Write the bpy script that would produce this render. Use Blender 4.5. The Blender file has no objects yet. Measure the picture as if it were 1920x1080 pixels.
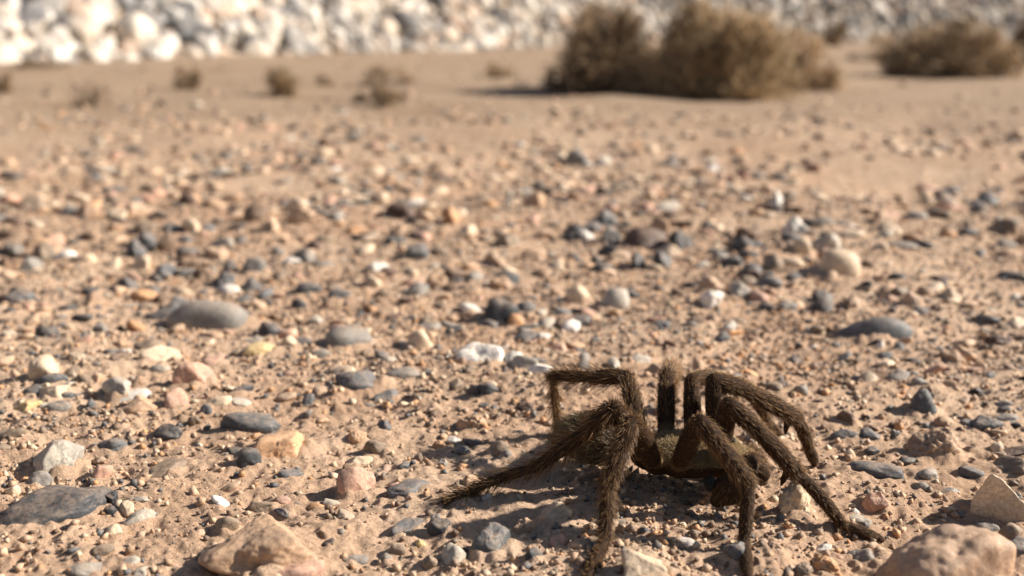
import bpy, bmesh, math, random
import numpy as np
from mathutils import Vector

random.seed(7)
R = np.random.default_rng(11)
scene = bpy.context.scene
COL = scene.collection

# ------------------------------------------------------------------ camera, sky, sun, exposure
CAM_H = 0.09                       # phone held 9 cm above the dirt
FPX = 2000.0                       # focal length in photograph pixels (1920 wide)
HORIZON = 55.0                     # photograph row of the level horizon
PITCH = math.atan((540 - HORIZON) / FPX)
CP, SP = math.cos(PITCH), math.sin(PITCH)
cd = bpy.data.cameras.new("camera")
cam = bpy.data.objects.new("camera", cd)
COL.objects.link(cam)
cam.location = (0, 0, CAM_H)
cam.rotation_euler = (math.radians(90) - PITCH, 0, 0)
cd.sensor_width = 36
cd.lens = 36 * FPX / 1920
cd.clip_start = 0.002
cd.clip_end = 2000
cd.dof.use_dof = True
cd.dof.focus_distance = 0.206
cd.dof.aperture_fstop = cd.lens / 2.35
scene.camera = cam

SUN_EL, SUN_AZ = math.radians(31), math.radians(9)      # azimuth from +x towards +y
to_sun = Vector((math.cos(SUN_EL) * math.cos(SUN_AZ), math.cos(SUN_EL) * math.sin(SUN_AZ), math.sin(SUN_EL)))
world = bpy.data.worlds.new("World")
scene.world = world
world.use_nodes = True
wn = world.node_tree.nodes
sky = wn.new("ShaderNodeTexSky")
sky.sky_type = 'NISHITA'
sky.sun_disc = False
sky.sun_elevation = SUN_EL
sky.sun_rotation = math.radians(90) - SUN_AZ
sky.air_density = 1.0
sky.dust_density = 1.2
wn["Background"].inputs[1].default_value = 0.05
world.node_tree.links.new(sky.outputs[0], wn["Background"].inputs[0])
ld = bpy.data.lights.new("sun", 'SUN')
ld.energy = 5.0
ld.angle = math.radians(0.55)
ld.color = (1.0, 0.915, 0.81)
sun = bpy.data.objects.new("sun", ld)
sun.rotation_euler = to_sun.to_track_quat('Z', 'Y').to_euler()
sun.location = (2, 0.3, 1.5)
COL.objects.link(sun)
vs = scene.view_settings
vs.view_transform = 'Standard'
vs.look = 'None'
vs.gamma = 1
vs.exposure = 0.90
vs.use_curve_mapping = False


# ------------------------------------------------------------------ noise
def _hash(ix, iy, iz, seed):
    h = (ix.astype(np.int64) * 374761393 + iy.astype(np.int64) * 668265263 + iz.astype(np.int64) * 2147483647 + seed * 974711) & 0xffffffff
    h = ((h ^ (h >> 13)) * 1274126177) & 0xffffffff
    h = ((h ^ (h >> 16)) * 2246822519) & 0xffffffff
    return ((h ^ (h >> 15)) & 0xffffff) / float(0xffffff)


def noise2(x, y, seed=0):
    x = np.asarray(x, float); y = np.asarray(y, float)
    ix, iy = np.floor(x), np.floor(y)
    fx, fy = x - ix, y - iy
    ux, uy = fx * fx * (3 - 2 * fx), fy * fy * (3 - 2 * fy)
    z = np.zeros_like(ix)
    a = _hash(ix, iy, z, seed); b = _hash(ix + 1, iy, z, seed)
    c = _hash(ix, iy + 1, z, seed); d = _hash(ix + 1, iy + 1, z, seed)
    return (a + (b - a) * ux) * (1 - uy) + (c + (d - c) * ux) * uy - 0.5


def noise3(p, seed=0):
    i = np.floor(p); f = p - i
    u = f * f * (3 - 2 * f)
    out = 0
    for dx in (0, 1):
        for dy in (0, 1):
            for dz in (0, 1):
                w = (u[:, 0] if dx else 1 - u[:, 0]) * (u[:, 1] if dy else 1 - u[:, 1]) * (u[:, 2] if dz else 1 - u[:, 2])
                out = out + w * _hash(i[:, 0] + dx, i[:, 1] + dy, i[:, 2] + dz, seed)
    return out - 0.5


# ------------------------------------------------------------------ ground shape and photograph helpers
MOUNDS = []          # (x, y, radius, height): dirt heaped round half-buried stones


def ground_z(x, y, fine=True):
    x = np.asarray(x, float); y = np.asarray(y, float)
    d = np.hypot(x, y)
    near = np.clip(1.5 - d, 0, 1)
    z = 0.0075 * noise2(x / 0.13 + 3, y / 0.13 + 9, 1) * np.clip(d / 0.25, 0.4, 1.6)
    # shallow ripples running away to the right
    a = (x * 0.75 - y * 0.66); b = (x * 0.66 + y * 0.75)
    z = z + 0.0034 * noise2(a / 0.020, b / 0.065, 2) * (0.35 + 0.65 * near)
    z = z + 0.0017 * noise2(x / 0.011, y / 0.012, 3) * near
    if fine:
        z = z + 0.0009 * noise2(x / 0.0048, y / 0.0048, 4) * near
        z = z + 0.0009 * noise2(x / 0.0021, y / 0.0021, 5) * near
        z = z + 0.0008 * noise2(x / 0.0011, y / 0.0011, 6) * near
    z = z + 0.0045 * np.exp(-(((x - 0.028) / 0.05) ** 2 + ((y - 0.262) / 0.022) ** 2))
    return z


def ray(u, v):
    a = (u - 960) / FPX; b = (540 - v) / FPX
    return np.array([a, CP + b * SP, -SP + b * CP])


def G(u, v):
    """ground point seen at photograph pixel (u, v)"""
    d = ray(u, v)
    z = 0.0
    for _ in range(12):
        t = (CAM_H - z) / -d[2]
        x, y = d[0] * t, d[1] * t
        z = 0.5 * z + 0.5 * float(ground_z(np.array([x]), np.array([y]))[0])
    return np.array([x, y, z])


def P(u, v, y):
    d = ray(u, v)
    t = y / d[1]
    return np.array([d[0] * t, y, CAM_H + d[2] * t])


def px_size(p):
    return (p[1] * CP + (CAM_H - p[2]) * SP) / FPX


def project(x, y, z):
    zc = y * CP - (z - CAM_H) * SP
    yc = y * SP + (z - CAM_H) * CP
    return 960 + FPX * x / zc, 540 - FPX * yc / zc, zc


# ------------------------------------------------------------------ mesh helpers
def tag(o, label=None, cat=None, group=None, kind=None):
    if label: o["label"] = label
    if cat: o["category"] = cat
    if group: o["group"] = group
    if kind: o["kind"] = kind
    return o


def link(name, me, mat=None, parent=None):
    o = bpy.data.objects.new(name, me)
    COL.objects.link(o)
    if mat and me is not None and not me.materials:
        me.materials.append(mat)
    if parent: o.parent = parent
    return o


def mesh_np(name, verts, faces, smooth=True, color=None):
    """verts (n,3), faces (m,k) arrays; color (n,3) optional point colour"""
    me = bpy.data.meshes.new(name)
    k = faces.shape[1]
    me.vertices.add(len(verts)); me.loops.add(faces.size); me.polygons.add(len(faces))
    me.vertices.foreach_set("co", np.ascontiguousarray(verts, dtype=np.float32).ravel())
    me.loops.foreach_set("vertex_index", np.ascontiguousarray(faces, dtype=np.int32).ravel())
    me.polygons.foreach_set("loop_start", np.arange(0, faces.size, k, dtype=np.int32))
    if smooth:
        me.polygons.foreach_set("use_smooth", np.ones(len(faces), dtype=bool))
    if color is not None:
        at = me.attributes.new("tint", 'FLOAT_COLOR', 'POINT')
        at.data.foreach_set("color", np.concatenate([color, np.ones((len(color), 1))], 1).astype(np.float32).ravel())
    me.update(calc_edges=True)
    return me


_ICO = {}


def ico(sub):
    if sub not in _ICO:
        bm = bmesh.new()
        bmesh.ops.create_icosphere(bm, subdivisions=sub, radius=1)
        v = np.array([q.co[:] for q in bm.verts]); f = np.array([[q.index for q in t.verts] for t in bm.faces])
        bm.free()
        _ICO[sub] = (v / np.linalg.norm(v, axis=1)[:, None], f)
    return _ICO[sub]


def stone_verts(sub, kind, seed):
    """unit stone: kind 'p' waterworn pebble, 'a' broken angular, 'c' crumbly clod"""
    rs = np.random.default_rng(seed)
    v, f = ico(sub)
    n = {'p': 8, 'a': 11, 'c': 11}[kind]
    nor = rs.normal(size=(n, 3)); nor /= np.linalg.norm(nor, axis=1)[:, None]
    lo, hi, sharp = {'p': (0.60, 1.0, 11), 'a': (0.45, 0.95, 34), 'c': (0.55, 1.0, 16)}[kind]
    dd = rs.uniform(lo, hi, n)
    dot = np.clip(v @ nor.T, 0.02, None) / dd            # 1/r per plane
    inv = ((dot ** sharp).sum(1) + 1.0 ** sharp) ** (1 / sharp)
    r = 1 / inv
    off = rs.uniform(0, 50, 3)
    if kind == 'p':
        r = r * (1 + 0.34 * noise3(v * 1.4 + off, seed) + 0.07 * noise3(v * 4 + off, seed) + 0.03 * noise3(v * 11 + off, seed))
    elif kind == 'a':
        r = r * (1 + 0.26 * noise3(v * 1.8 + off, seed) + 0.08 * noise3(v * 5 + off, seed) + 0.05 * noise3(v * 12 + off, seed))
    else:
        r = r * (1.12 + 0.30 * noise3(v * 1.8 + off, seed) - 0.42 * np.abs(noise3(v * 3.3 + off, seed)) - 0.34 * np.abs(noise3(v * 7 + off, seed + 1)) + 0.10 * noise3(v * 17 + off, seed))
    p = v * r[:, None]
    mn, mx = p.min(0), p.max(0)
    p = (p - (mn + mx) / 2) / ((mx - mn) / 2)
    return p, f


def spikes(root, dirn, length, rad, bend, color=None):
    """many tapered bent 3-sided hairs or twigs in one mesh: arrays (n,3),(n,3),(n,),(n,),(n,3)"""
    n = len(root)
    t = dirn / np.linalg.norm(dirn, axis=1)[:, None]
    up = np.where(np.abs(t[:, 2:3]) > 0.8, np.array([[1.0, 0, 0]]), np.array([[0, 0, 1.0]]))
    s1 = np.cross(t, up); s1 /= np.linalg.norm(s1, axis=1)[:, None]
    s2 = np.cross(t, s1)
    L = length[:, None]
    mid = root + t * L * 0.5 + bend * L * 0.15
    tip = root + t * L * 0.95 + bend * L * 0.6
    V = np.empty((n, 7, 3))
    for k in range(3):
        a = 2 * math.pi * k / 3
        o = (s1 * math.cos(a) + s2 * math.sin(a)) * rad[:, None]
        V[:, k] = root + o
        V[:, 3 + k] = mid + o * 0.75
    V[:, 6] = tip
    base = []
    for k in range(3):
        j = (k + 1) % 3
        base += [[k, j, 3 + j], [k, 3 + j, 3 + k], [3 + k, 3 + j, 6]]
    F = (np.array(base)[None] + 7 * np.arange(n)[:, None, None]).reshape(-1, 3)
    C = None
    if color is not None:
        C = np.repeat(color, 7, axis=0)
    return V.reshape(-1, 3), F, C


# ------------------------------------------------------------------ materials
def new_mat(name):
    m = bpy.data.materials.new(name)
    m.use_nodes = True
    nt = m.node_tree
    return m, nt, nt.nodes, nt.links, nt.nodes["Principled BSDF"]


def nz(nt, co, scale, detail=4, rough=0.55):
    n = nt.nodes.new("ShaderNodeTexNoise")
    n.inputs["Scale"].default_value = scale
    n.inputs["Detail"].default_value = detail
    n.inputs["Roughness"].default_value = rough
    nt.links.new(co, n.inputs["Vector"])
    return n.outputs[0]


def ramp(nt, src, a, b, ca=(0, 0, 0), cb=(1, 1, 1)):
    r = nt.nodes.new("ShaderNodeValToRGB")
    r.color_ramp.elements[0].position = a; r.color_ramp.elements[1].position = b
    r.color_ramp.elements[0].color = (*ca, 1); r.color_ramp.elements[1].color = (*cb, 1)
    nt.links.new(src, r.inputs[0])
    return r.outputs[0]


def mix(nt, fac, a, b, mode='MIX'):
    n = nt.nodes.new("ShaderNodeMix")
    n.data_type = 'RGBA'; n.blend_type = mode
    for sock, val in ((n.inputs[0], fac), (n.inputs[6], a), (n.inputs[7], b)):
        if hasattr(val, "is_linked"):
            nt.links.new(val, sock)
        elif isinstance(val, (int, float)):
            sock.default_value = val
        else:
            sock.default_value = (*val, 1)
    return n.outputs[2]


def bump(nt, bsdf, src, strength, dist):
    b = nt.nodes.new("ShaderNodeBump")
    b.inputs["Strength"].default_value = strength
    b.inputs["Distance"].default_value = dist
    nt.links.new(src, b.inputs["Height"])
    nt.links.new(b.outputs[0], bsdf.inputs["Normal"])
    return b


SOIL = (0.50, 0.355, 0.245)


def stone_mat(name, source, scale=1.0, dust=0.5, rough=0.62):
    m, nt, N, Lk, bs = new_mat(name)
    geo = N.new("ShaderNodeNewGeometry")
    pos = geo.outputs["Position"]
    if source == 'object':
        oi = N.new("ShaderNodeObjectInfo"); colr = oi.outputs["Color"]
    else:
        at = N.new("ShaderNodeAttribute"); at.attribute_name = "tint"; colr = at.outputs["Color"]
    big = nz(nt, pos, 160 * scale, 3)
    fine = nz(nt, pos, 1500 * scale, 5, 0.7)
    veins = nz(nt, pos, 420 * scale, 6, 0.62)
    c1 = mix(nt, ramp(nt, big, 0.3, 0.7), mix(nt, 1.0, colr, (0.72, 0.72, 0.74), 'MULTIPLY'), mix(nt, 1.0, colr, (1.25, 1.2, 1.12), 'MULTIPLY'))
    c2 = mix(nt, ramp(nt, fine, 0.33, 0.7), mix(nt, 1.0, c1, (0.7, 0.69, 0.68), 'MULTIPLY'), mix(nt, 1.0, c1, (1.28, 1.27, 1.25), 'MULTIPLY'))
    c3 = mix(nt, ramp(nt, veins, 0.63, 0.72), c2, mix(nt, 0.45, c2, (0.55, 0.47, 0.38)))
    # settled dust: patchy, lies on upward faces
    sep = N.new("ShaderNodeSeparateXYZ"); Lk.new(geo.outputs["Normal"], sep.inputs[0])
    mth = N.new("ShaderNodeMath"); mth.operation = 'MULTIPLY'
    Lk.new(ramp(nt, sep.outputs[2], 0.25, 0.95), mth.inputs[0])
    Lk.new(ramp(nt, nz(nt, pos, 520 * scale, 6, 0.7), 0.40, 0.68, (0.06,) * 3, (dust,) * 3), mth.inputs[1])
    c4 = mix(nt, mth.outputs[0], c3, SOIL)
    Lk.new(c4, bs.inputs["Base Color"])
    bs.inputs["Roughness"].default_value = rough
    bs.inputs["Specular IOR Level"].default_value = 0.35
    hgt = mix(nt, 0.5, fine, veins)
    bump(nt, bs, hgt, 0.55, 0.0006 / scale)
    return m


M_STONE = stone_mat("pebble_stone", 'object', 1.0, 0.55)
M_GRAVEL = stone_mat("gravel_stone", 'attr', 1.0, 0.45)
M_RIPRAP = stone_mat("riprap_stone", 'object', 0.12, 0.25, 0.8)
M_RIPRAP_A = stone_mat("riprap_stone_far", 'attr', 0.12, 0.25, 0.8)

M_SOIL, nt, N, Lk, bs = new_mat("desert_soil")
geo = N.new("ShaderNodeNewGeometry"); pos = geo.outputs["Position"]
broad = nz(nt, pos, 9, 3)
mid = nz(nt, pos, 75, 5, 0.6)
grain = nz(nt, pos, 1400, 5, 0.75)
spk = nz(nt, pos, 620, 3, 0.6)
sepp = N.new("ShaderNodeSeparateXYZ"); Lk.new(pos, sepp.inputs[0])
wob = N.new("ShaderNodeMath"); wob.operation = 'MULTIPLY_ADD'; Lk.new(nz(nt, pos, 2.2, 4), wob.inputs[0]); wob.inputs[1].default_value = 1.2; Lk.new(sepp.outputs[1], wob.inputs[2])
base = mix(nt, ramp(nt, broad, 0.35, 0.65), (0.48, 0.318, 0.214), (0.59, 0.430, 0.310))
hp = N.new("ShaderNodeMapRange"); hp.inputs[1].default_value = 1.0; hp.inputs[2].default_value = 1.9; Lk.new(wob.outputs[0], hp.inputs[0])
base = mix(nt, hp.outputs[0], base, (0.345, 0.252, 0.176))
base = mix(nt, ramp(nt, nz(nt, pos, 5.5, 6, 0.65), 0.52, 0.72), base, mix(nt, 1.0, base, (0.74, 0.68, 0.62), 'MULTIPLY'))
base = mix(nt, ramp(nt, mid, 0.3, 0.7), mix(nt, 1.0, base, (0.86, 0.84, 0.82), 'MULTIPLY'), mix(nt, 1.0, base, (1.1, 1.11, 1.12), 'MULTIPLY'))
base = mix(nt, ramp(nt, grain, 0.3, 0.72), mix(nt, 1.0, base, (0.72, 0.7, 0.67), 'MULTIPLY'), mix(nt, 1.0, base, (1.22, 1.22, 1.2), 'MULTIPLY'))
base = mix(nt, ramp(nt, spk, 0.66, 0.72), base, (0.20, 0.135, 0.095))
Lk.new(base, bs.inputs["Base Color"])
bs.inputs["Roughness"].default_value = 0.95
bs.inputs["Specular IOR Level"].default_value = 0.15
bump(nt, bs, mix(nt, 0.4, grain, spk), 1.0, 0.0011)


def tint_mat(name, rough, spec, sheen=0.0, bump_scale=None, bump_d=0.0002, vary=None):
    m, nt, N, Lk, bs = new_mat(name)
    at = N.new("ShaderNodeAttribute"); at.attribute_name = "tint"
    c = at.outputs["Color"]
    geo = N.new("ShaderNodeNewGeometry")
    if vary:
        v = nz(nt, geo.outputs["Position"], vary, 4)
        c = mix(nt, ramp(nt, v, 0.3, 0.7), mix(nt, 1.0, c, (0.7, 0.7, 0.7), 'MULTIPLY'), mix(nt, 1.0, c, (1.25, 1.22, 1.2), 'MULTIPLY'))
    Lk.new(c, bs.inputs["Base Color"])
    bs.inputs["Roughness"].default_value = rough
    bs.inputs["Specular IOR Level"].default_value = spec
    if sheen:
        bs.inputs["Sheen Weight"].default_value = sheen
        bs.inputs["Sheen Roughness"].default_value = 0.4
    if bump_scale:
        bump(nt, bs, nz(nt, geo.outputs["Position"], bump_scale, 4, 0.7), 0.6, bump_d)
    return m


M_SPIDER = tint_mat("spider_cuticle", 0.8, 0.12, 0.0, 2600, 0.00025, 900)
M_HAIR = tint_mat("spider_hair", 0.42, 0.25)
M_TWIG = tint_mat("dry_twig", 0.85, 0.15)
M_EYE, nt, N, Lk, bs = new_mat("spider_eye")
cn = nz(nt, N.new("ShaderNodeNewGeometry").outputs["Position"], 3000, 2)
Lk.new(ramp(nt, cn, 0.2, 0.8, (0.006, 0.005, 0.005), (0.012, 0.009, 0.007)), bs.inputs["Base Color"])
bs.inputs["Roughness"].default_value = 0.6
bs.inputs["Specular IOR Level"].default_value = 0.25

# ------------------------------------------------------------------ the ground: one sheet to the horizon
th_in = np.linspace(-31, 31, 580)
th_out = np.concatenate([np.linspace(31, 60, 30)[1:], np.linspace(60, 299, 48)[1:], np.linspace(300, 329, 30)])
th = np.radians(np.concatenate([th_in, th_out]))         # measured from +y towards +x, closed loop
rr = [0.01, 0.03, 0.06, 0.09, 0.11, 0.125]
while rr[-1] < 10:
    r = rr[-1]
    rr.append(r + max(0.00045, 1.45 * r * r / 96.0))
rr += [14, 20, 32, 60, 120, 260, 600]
rr = np.array(rr)
nt_, nr_ = len(th), len(rr)
TH, RR = np.meshgrid(th, rr)
X, Y = RR * np.sin(TH), RR * np.cos(TH)
Z = ground_z(X, Y)
V = np.stack([X, Y, Z], -1).reshape(-1, 3)
j = np.arange(nt_); jn = (j + 1) % nt_
F = np.stack([np.stack([i * nt_ + j, i * nt_ + jn, (i + 1) * nt_ + jn, (i + 1) * nt_ + j], -1) for i in range(nr_ - 1)]).reshape(-1, 4)
F = F[:, ::-1]
ground = link("ground", mesh_np("ground", V, F), M_SOIL)
tag(ground, "dry tan desert dirt strewn with gravel", "ground", kind="structure")

# ------------------------------------------------------------------ the stone embankment behind
LINE = np.array([(-6.2, -5.5), (-3.12, 0.0), (-1.44, 3.0), (0.24, 6.0), (1.3, 7.2), (4.0, 8.6), (9.0, 10.2), (20, 13)])
seg = np.diff(LINE, axis=0); sl = np.hypot(seg[:, 0], seg[:, 1]); cum = np.concatenate([[0], np.cumsum(sl)])
SLOPE = math.radians(33)


def bank(s, q):
    """point on the embankment face: s along its foot, q up the slope (metres)"""
    s = np.asarray(s, float); q = np.asarray(q, float)
    x = np.interp(s, cum, LINE[:, 0]); y = np.interp(s, cum, LINE[:, 1])
    e = 0.25
    tx = np.interp(s + e, cum, LINE[:, 0]) - np.interp(s - e, cum, LINE[:, 0])
    ty = np.interp(s + e, cum, LINE[:, 1]) - np.interp(s - e, cum, LINE[:, 1])
    tl = np.hypot(tx, ty); nx, ny = -ty / tl, tx / tl
    run = q * math.cos(SLOPE)
    z = np.minimum(q, 3.0) * math.sin(SLOPE) - 0.02
    return np.stack([x + nx * run, y + ny * run, z], -1), np.stack([nx, ny], -1)


ss = np.linspace(0.3, cum[-1] - 0.3, 150); qq = np.concatenate([np.linspace(-0.1, 3.0, 40), [3.6, 5, 9]])
SS, QQ = np.meshgrid(ss, qq)
pt, _ = bank(SS.ravel(), QQ.ravel())
pt[:, 2] += 0.05 * noise2(SS.ravel() / 0.4, QQ.ravel() / 0.4, 21) - 0.015
ns = len(ss)
F = np.array([[i * ns + k, i * ns + k + 1, (i + 1) * ns + k + 1, (i + 1) * ns + k] for i in range(len(qq) - 1) for k in range(ns - 1)])
embankment = link("embankment", mesh_np("embankment", pt, F), M_SOIL)
tag(embankment, "sloping bank of pale broken stone behind the dirt", "embankment", kind="structure")

RIP = [(0.66, 0.61, 0.54), (0.60, 0.53, 0.45), (0.68, 0.66, 0.62), (0.52, 0.44, 0.37), (0.58, 0.45, 0.36), (0.36, 0.35, 0.34), (0.25, 0.255, 0.265), (0.46, 0.43, 0.40), (0.16, 0.165, 0.17)]
RIPW = np.array([5, 3.2, 5, 2.2, 1.6, 3, 2.6, 3.4, 1.2]); RIPW = RIPW / RIPW.sum()


def far_shade(s):
    """the bank's rock turns from cream to grey along its length"""
    t = min(1, max(0, (s - 10.5) / 4.0))
    return np.array([1, 1, 1]) * (1 - t) + np.array([0.74, 0.72, 0.70]) * t


cand = []
for s in np.arange(5.2, cum[-1] - 3.5, 0.055):
    dist = float(np.hypot(*bank(s, 0)[0][:2]))
    qmax = 0.35 + 0.085 * dist
    for q in np.arange(-0.02, qmax, 0.055):
        cand.append((s + R.uniform(-.03, .03), q + R.uniform(-.03, .03)))
cand = np.array(cand)
bp, bn = bank(cand[:, 0], cand[:, 1])
size = 0.018 + 0.034 * R.random(len(cand)) ** 2.2 + 0.022 * (R.random(len(cand)) < 0.10)
size = size * (1 + 0.22 * np.clip((10.5 - cand[:, 0]) / 3.0, 0, 1))
uu, vv, zc = project(bp[:, 0], bp[:, 1], bp[:, 2])
vis = (uu > -250) & (uu < 2170) & (vv > -260) & (zc > 0.5)
cand, bp, bn, size, uu, vv, zc = cand[vis], bp[vis], bn[vis], size[vis], uu[vis], vv[vis], zc[vis]
inpic = (uu > -20) & (uu < 1940) & (vv > -20)
score = np.where(inpic, size / zc, 0)
order = np.argsort(-score)
protos = []
for k in range(10):
    v, f = stone_verts(3, 'a', 500 + k)
    protos.append(mesh_np("bank_stone", v, f))
    protos[-1].materials.append(M_RIPRAP)
for i in order[:300]:
    o = link("stone", protos[int(R.integers(10))], None, embankment)
    s = size[i]
    o.location = bp[i] + np.array([-bn[i][0] * 0.3, -bn[i][1] * 0.3, 0.25]) * s
    o.scale = s * R.uniform(0.8, 1.25, 3)
    o.rotation_euler = R.uniform(0, 6.28, 3)
    c = np.array(RIP[R.choice(len(RIP), p=RIPW)]) * R.uniform(0.88, 1.1) * far_shade(cand[i, 0])
    o.color = (*c, 1)


OCT = (np.array([[1, 0, 0], [-1, 0, 0], [0, 1, 0], [0, -1, 0], [0, 0, 1], [0, 0, -1]], float), np.array([[0, 2, 4], [2, 1, 4], [1, 3, 4], [3, 0, 4], [2, 0, 5], [1, 2, 5], [3, 1, 5], [0, 3, 5]]))


def scatter_mesh(name, pos, sizes, aspect, colors, sub, kinds, seed, mat, parent=None, tilt=0.5):
    """many stones joined into one mesh (numpy), returns object"""
    bank_v = [stone_verts(sub, kinds[k % len(kinds)], seed + k)[0] if sub else OCT[0] * np.random.default_rng(seed + k).uniform(0.75, 1.2, (6, 1)) for k in range(14)]
    f = ico(sub)[1] if sub else OCT[1]
    n = len(pos); nv = len(bank_v[0])
    rs = np.random.default_rng(seed)
    which = rs.integers(0, 14, n)
    VV = np.stack(bank_v)[which]                       # n,nv,3
    VV = VV * (sizes[:, None] * aspect)[:, None, :]
    ax = rs.normal(0, tilt, n); az = rs.uniform(0, 6.283, n); ay = rs.normal(0, tilt, n)
    ca, sa, cb, sb, cc, sc_ = np.cos(ax), np.sin(ax), np.cos(ay), np.sin(ay), np.cos(az), np.sin(az)
    x, y, z = VV[..., 0], VV[..., 1], VV[..., 2]
    y, z = y * ca[:, None] - z * sa[:, None], y * sa[:, None] + z * ca[:, None]
    x, z = x * cb[:, None] + z * sb[:, None], -x * sb[:, None] + z * cb[:, None]
    x, y = x * cc[:, None] - y * sc_[:, None], x * sc_[:, None] + y * cc[:, None]
    W = np.stack([x, y, z], -1) + pos[:, None, :]
    FF = (f[None] + nv * np.arange(n)[:, None, None]).reshape(-1, 3)
    me = mesh_np(name, W.reshape(-1, 3), FF, sub > 2, np.repeat(colors, nv, axis=0))
    o = link(name, me, mat, parent)
    o["kind"] = "stuff"
    return o


rest = order[300:]
cols = np.array(RIP)[R.choice(len(RIP), len(rest), p=RIPW)] * R.uniform(0.88, 1.1, (len(rest), 1)) * np.array([far_shade(q) for q in cand[rest][:, 0]])
asp = R.uniform(0.8, 1.25, (len(rest), 3))
off = np.concatenate([-bn[rest] * 0.3, np.full((len(rest), 1), 0.25)], 1) * size[rest][:, None]
scatter_mesh("stone_fill", bp[rest] + off, size[rest], asp, cols, 2, 'a', 900, M_RIPRAP_A, embankment, 2.0)

# ------------------------------------------------------------------ dry bushes
def bush(name, label, cat, u, v, wpx, hpx, n, hue, group=None, depth=0.8, twig=1.0, bare=0.0, shape=0.6):
    c = G(u, v)
    c[2] = float(ground_z(np.array([c[0]]), np.array([c[1]]))[0])
    s = px_size(c)
    W, H = wpx * s / 2, hpx * s
    root = link(name, None)
    root.location = c
    tag(root, label, cat, group)
    rs = np.random.default_rng(int(u * 7 + v))
    ns = 26
    a = rs.uniform(0, 6.283, ns); e = rs.uniform(0.25, 1.45, ns)
    d = np.stack([np.cos(a) * np.cos(e) * W, np.sin(a) * np.cos(e) * W * depth, np.sin(e) * H], -1)
    ln = np.linalg.norm(d, axis=1) * rs.uniform(0.75, 1.0, ns)
    b0 = np.stack([rs.normal(0, W * 0.12, ns), rs.normal(0, W * depth * 0.12, ns), np.full(ns, -0.004)], -1)
    cc = np.array(hue)[None] * rs.uniform(0.5, 0.9, (ns, 1))
    V, F, C = spikes(b0, d, ln, np.full(ns, H * 0.016 + 0.0004), np.stack([rs.normal(0, .2, ns), rs.normal(0, .2, ns), rs.normal(-.1, .2, ns)], -1), cc)
    link("stems", mesh_np("stems", V, F, True, C), M_TWIG, root)
    # twigs: clumps spread through the dome
    ncl = max(10, n // 130)
    cdir = rs.normal(size=(ncl, 3)); cdir[:, 2] = np.abs(cdir[:, 2]); cdir /= np.linalg.norm(cdir, axis=1)[:, None]
    crad = rs.uniform(0.3, 0.92, ncl) ** shape
    ctint = rs.uniform(0.55, 1.35, ncl)
    k = rs.integers(0, ncl, n)
    p = cdir[k] * crad[k][:, None] + rs.normal(0, 0.13, (n, 3))
    p[:, 2] = np.abs(p[:, 2])
    lobe = 0.93 + 0.42 * noise3(p / np.maximum(np.linalg.norm(p, axis=1), 1e-6)[:, None] * 2.1 + 7 + u * 0.01, 61)
    p = p * lobe[:, None]
    rad = np.linalg.norm(p, axis=1)
    p = p * np.minimum(1, 1.0 / np.maximum(rad, 1e-6))[:, None]
    pos = p * np.array([W, W * depth, H])
    dr = p * np.array([1, 1, 0.8]) + rs.normal(0, 0.45, (n, 3)) + np.array([0, 0, 0.35])
    ln = rs.uniform(0.10, 0.24, n) * H * twig
    pos[:, 2] = np.maximum(pos[:, 2] - ln * 0.4, -0.001)
    cc = np.array(hue)[None] * (ctint[k] * rs.uniform(0.6, 1.35, n))[:, None]
    V, F, C = spikes(pos, dr, ln, np.full(n, H * 0.0085 * twig + 0.0002), rs.normal(0, 0.35, (n, 3)), cc)
    link("twigs", mesh_np("twigs", V, F, True, C), M_TWIG, root)
    return root


OLV = (0.35, 0.245, 0.140); BRN = (0.27, 0.185, 0.11); TAN = (0.42, 0.295, 0.18)
bush("dry_bush", "dark brown dry bush with a tan hollow, joined to the largest bush", "bush", 1135, 170, 200, 168, 4200, BRN, depth=0.9)
bush("dry_bush", "largest olive brown dry bush, rounded and dense", "bush", 1328, 174, 335, 165, 9500, OLV)
bush("dry_bush", "low brown end of dry brush trailing from the largest bush", "bush", 1465, 162, 230, 105, 3800, TAN)
bush("dry_bush", "wide low brown bush standing alone past the largest bush", "bush", 1775, 146, 255, 118, 4500, (0.35, 0.245, 0.145))
bush("dry_bush", "dark dry bush just beyond the wide low bush", "bush", 1935, 122, 110, 95, 2200, BRN)
bush("dry_bush", "small upright dark bush far behind the largest bush", "bush", 1548, 88, 75, 58, 1300, (0.22, 0.15, 0.085))
bush("dry_bush", "small flat olive bush at the foot of the stone bank, beyond the low bushes", "bush", 1638, 72, 60, 40, 900, OLV)
bush("dry_bush", "loose tan bush in the gap before the wide low bush", "bush", 1650, 112, 130, 48, 1100, TAN)
bush("grass_tuft", "olive grass tuft against the foot of the stone bank", "tuft", 480, 100, 132, 40, 1440, (0.27, 0.225, 0.12))
bush("grass_tuft", "thin open pale tuft with bare bent stems", "tuft", 168, 200, 102, 56, 240, (0.20, 0.135, 0.085), bare=1)
bush("grass_tuft", "small brown tuft leaning on the pale sand, alone", "tuft", 357, 168, 74, 49, 672, (0.29, 0.20, 0.12))
bush("grass_tuft", "wide brown tuft between two smaller tufts on the sand", "tuft", 528, 182, 126, 56, 1280, (0.34, 0.235, 0.135))
bush("grass_tuft", "tiny round brown tuft beside the wide brown tuft", "tuft", 607, 160, 41, 29, 352, (0.29, 0.20, 0.12))
bush("grass_tuft", "darkest low tuft on the sand, before a flat tan tuft", "tuft", 712, 199, 108, 43, 1120, (0.24, 0.165, 0.10))
bush("grass_tuft", "flat tan tuft just behind the darkest low tuft", "tuft", 722, 160, 126, 40, 880, (0.29, 0.20, 0.12))
bush("grass_tuft", "brown tuft on open sand nearest the dark brown bush", "tuft", 935, 145, 72, 34, 672, (0.31, 0.21, 0.12))
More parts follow.
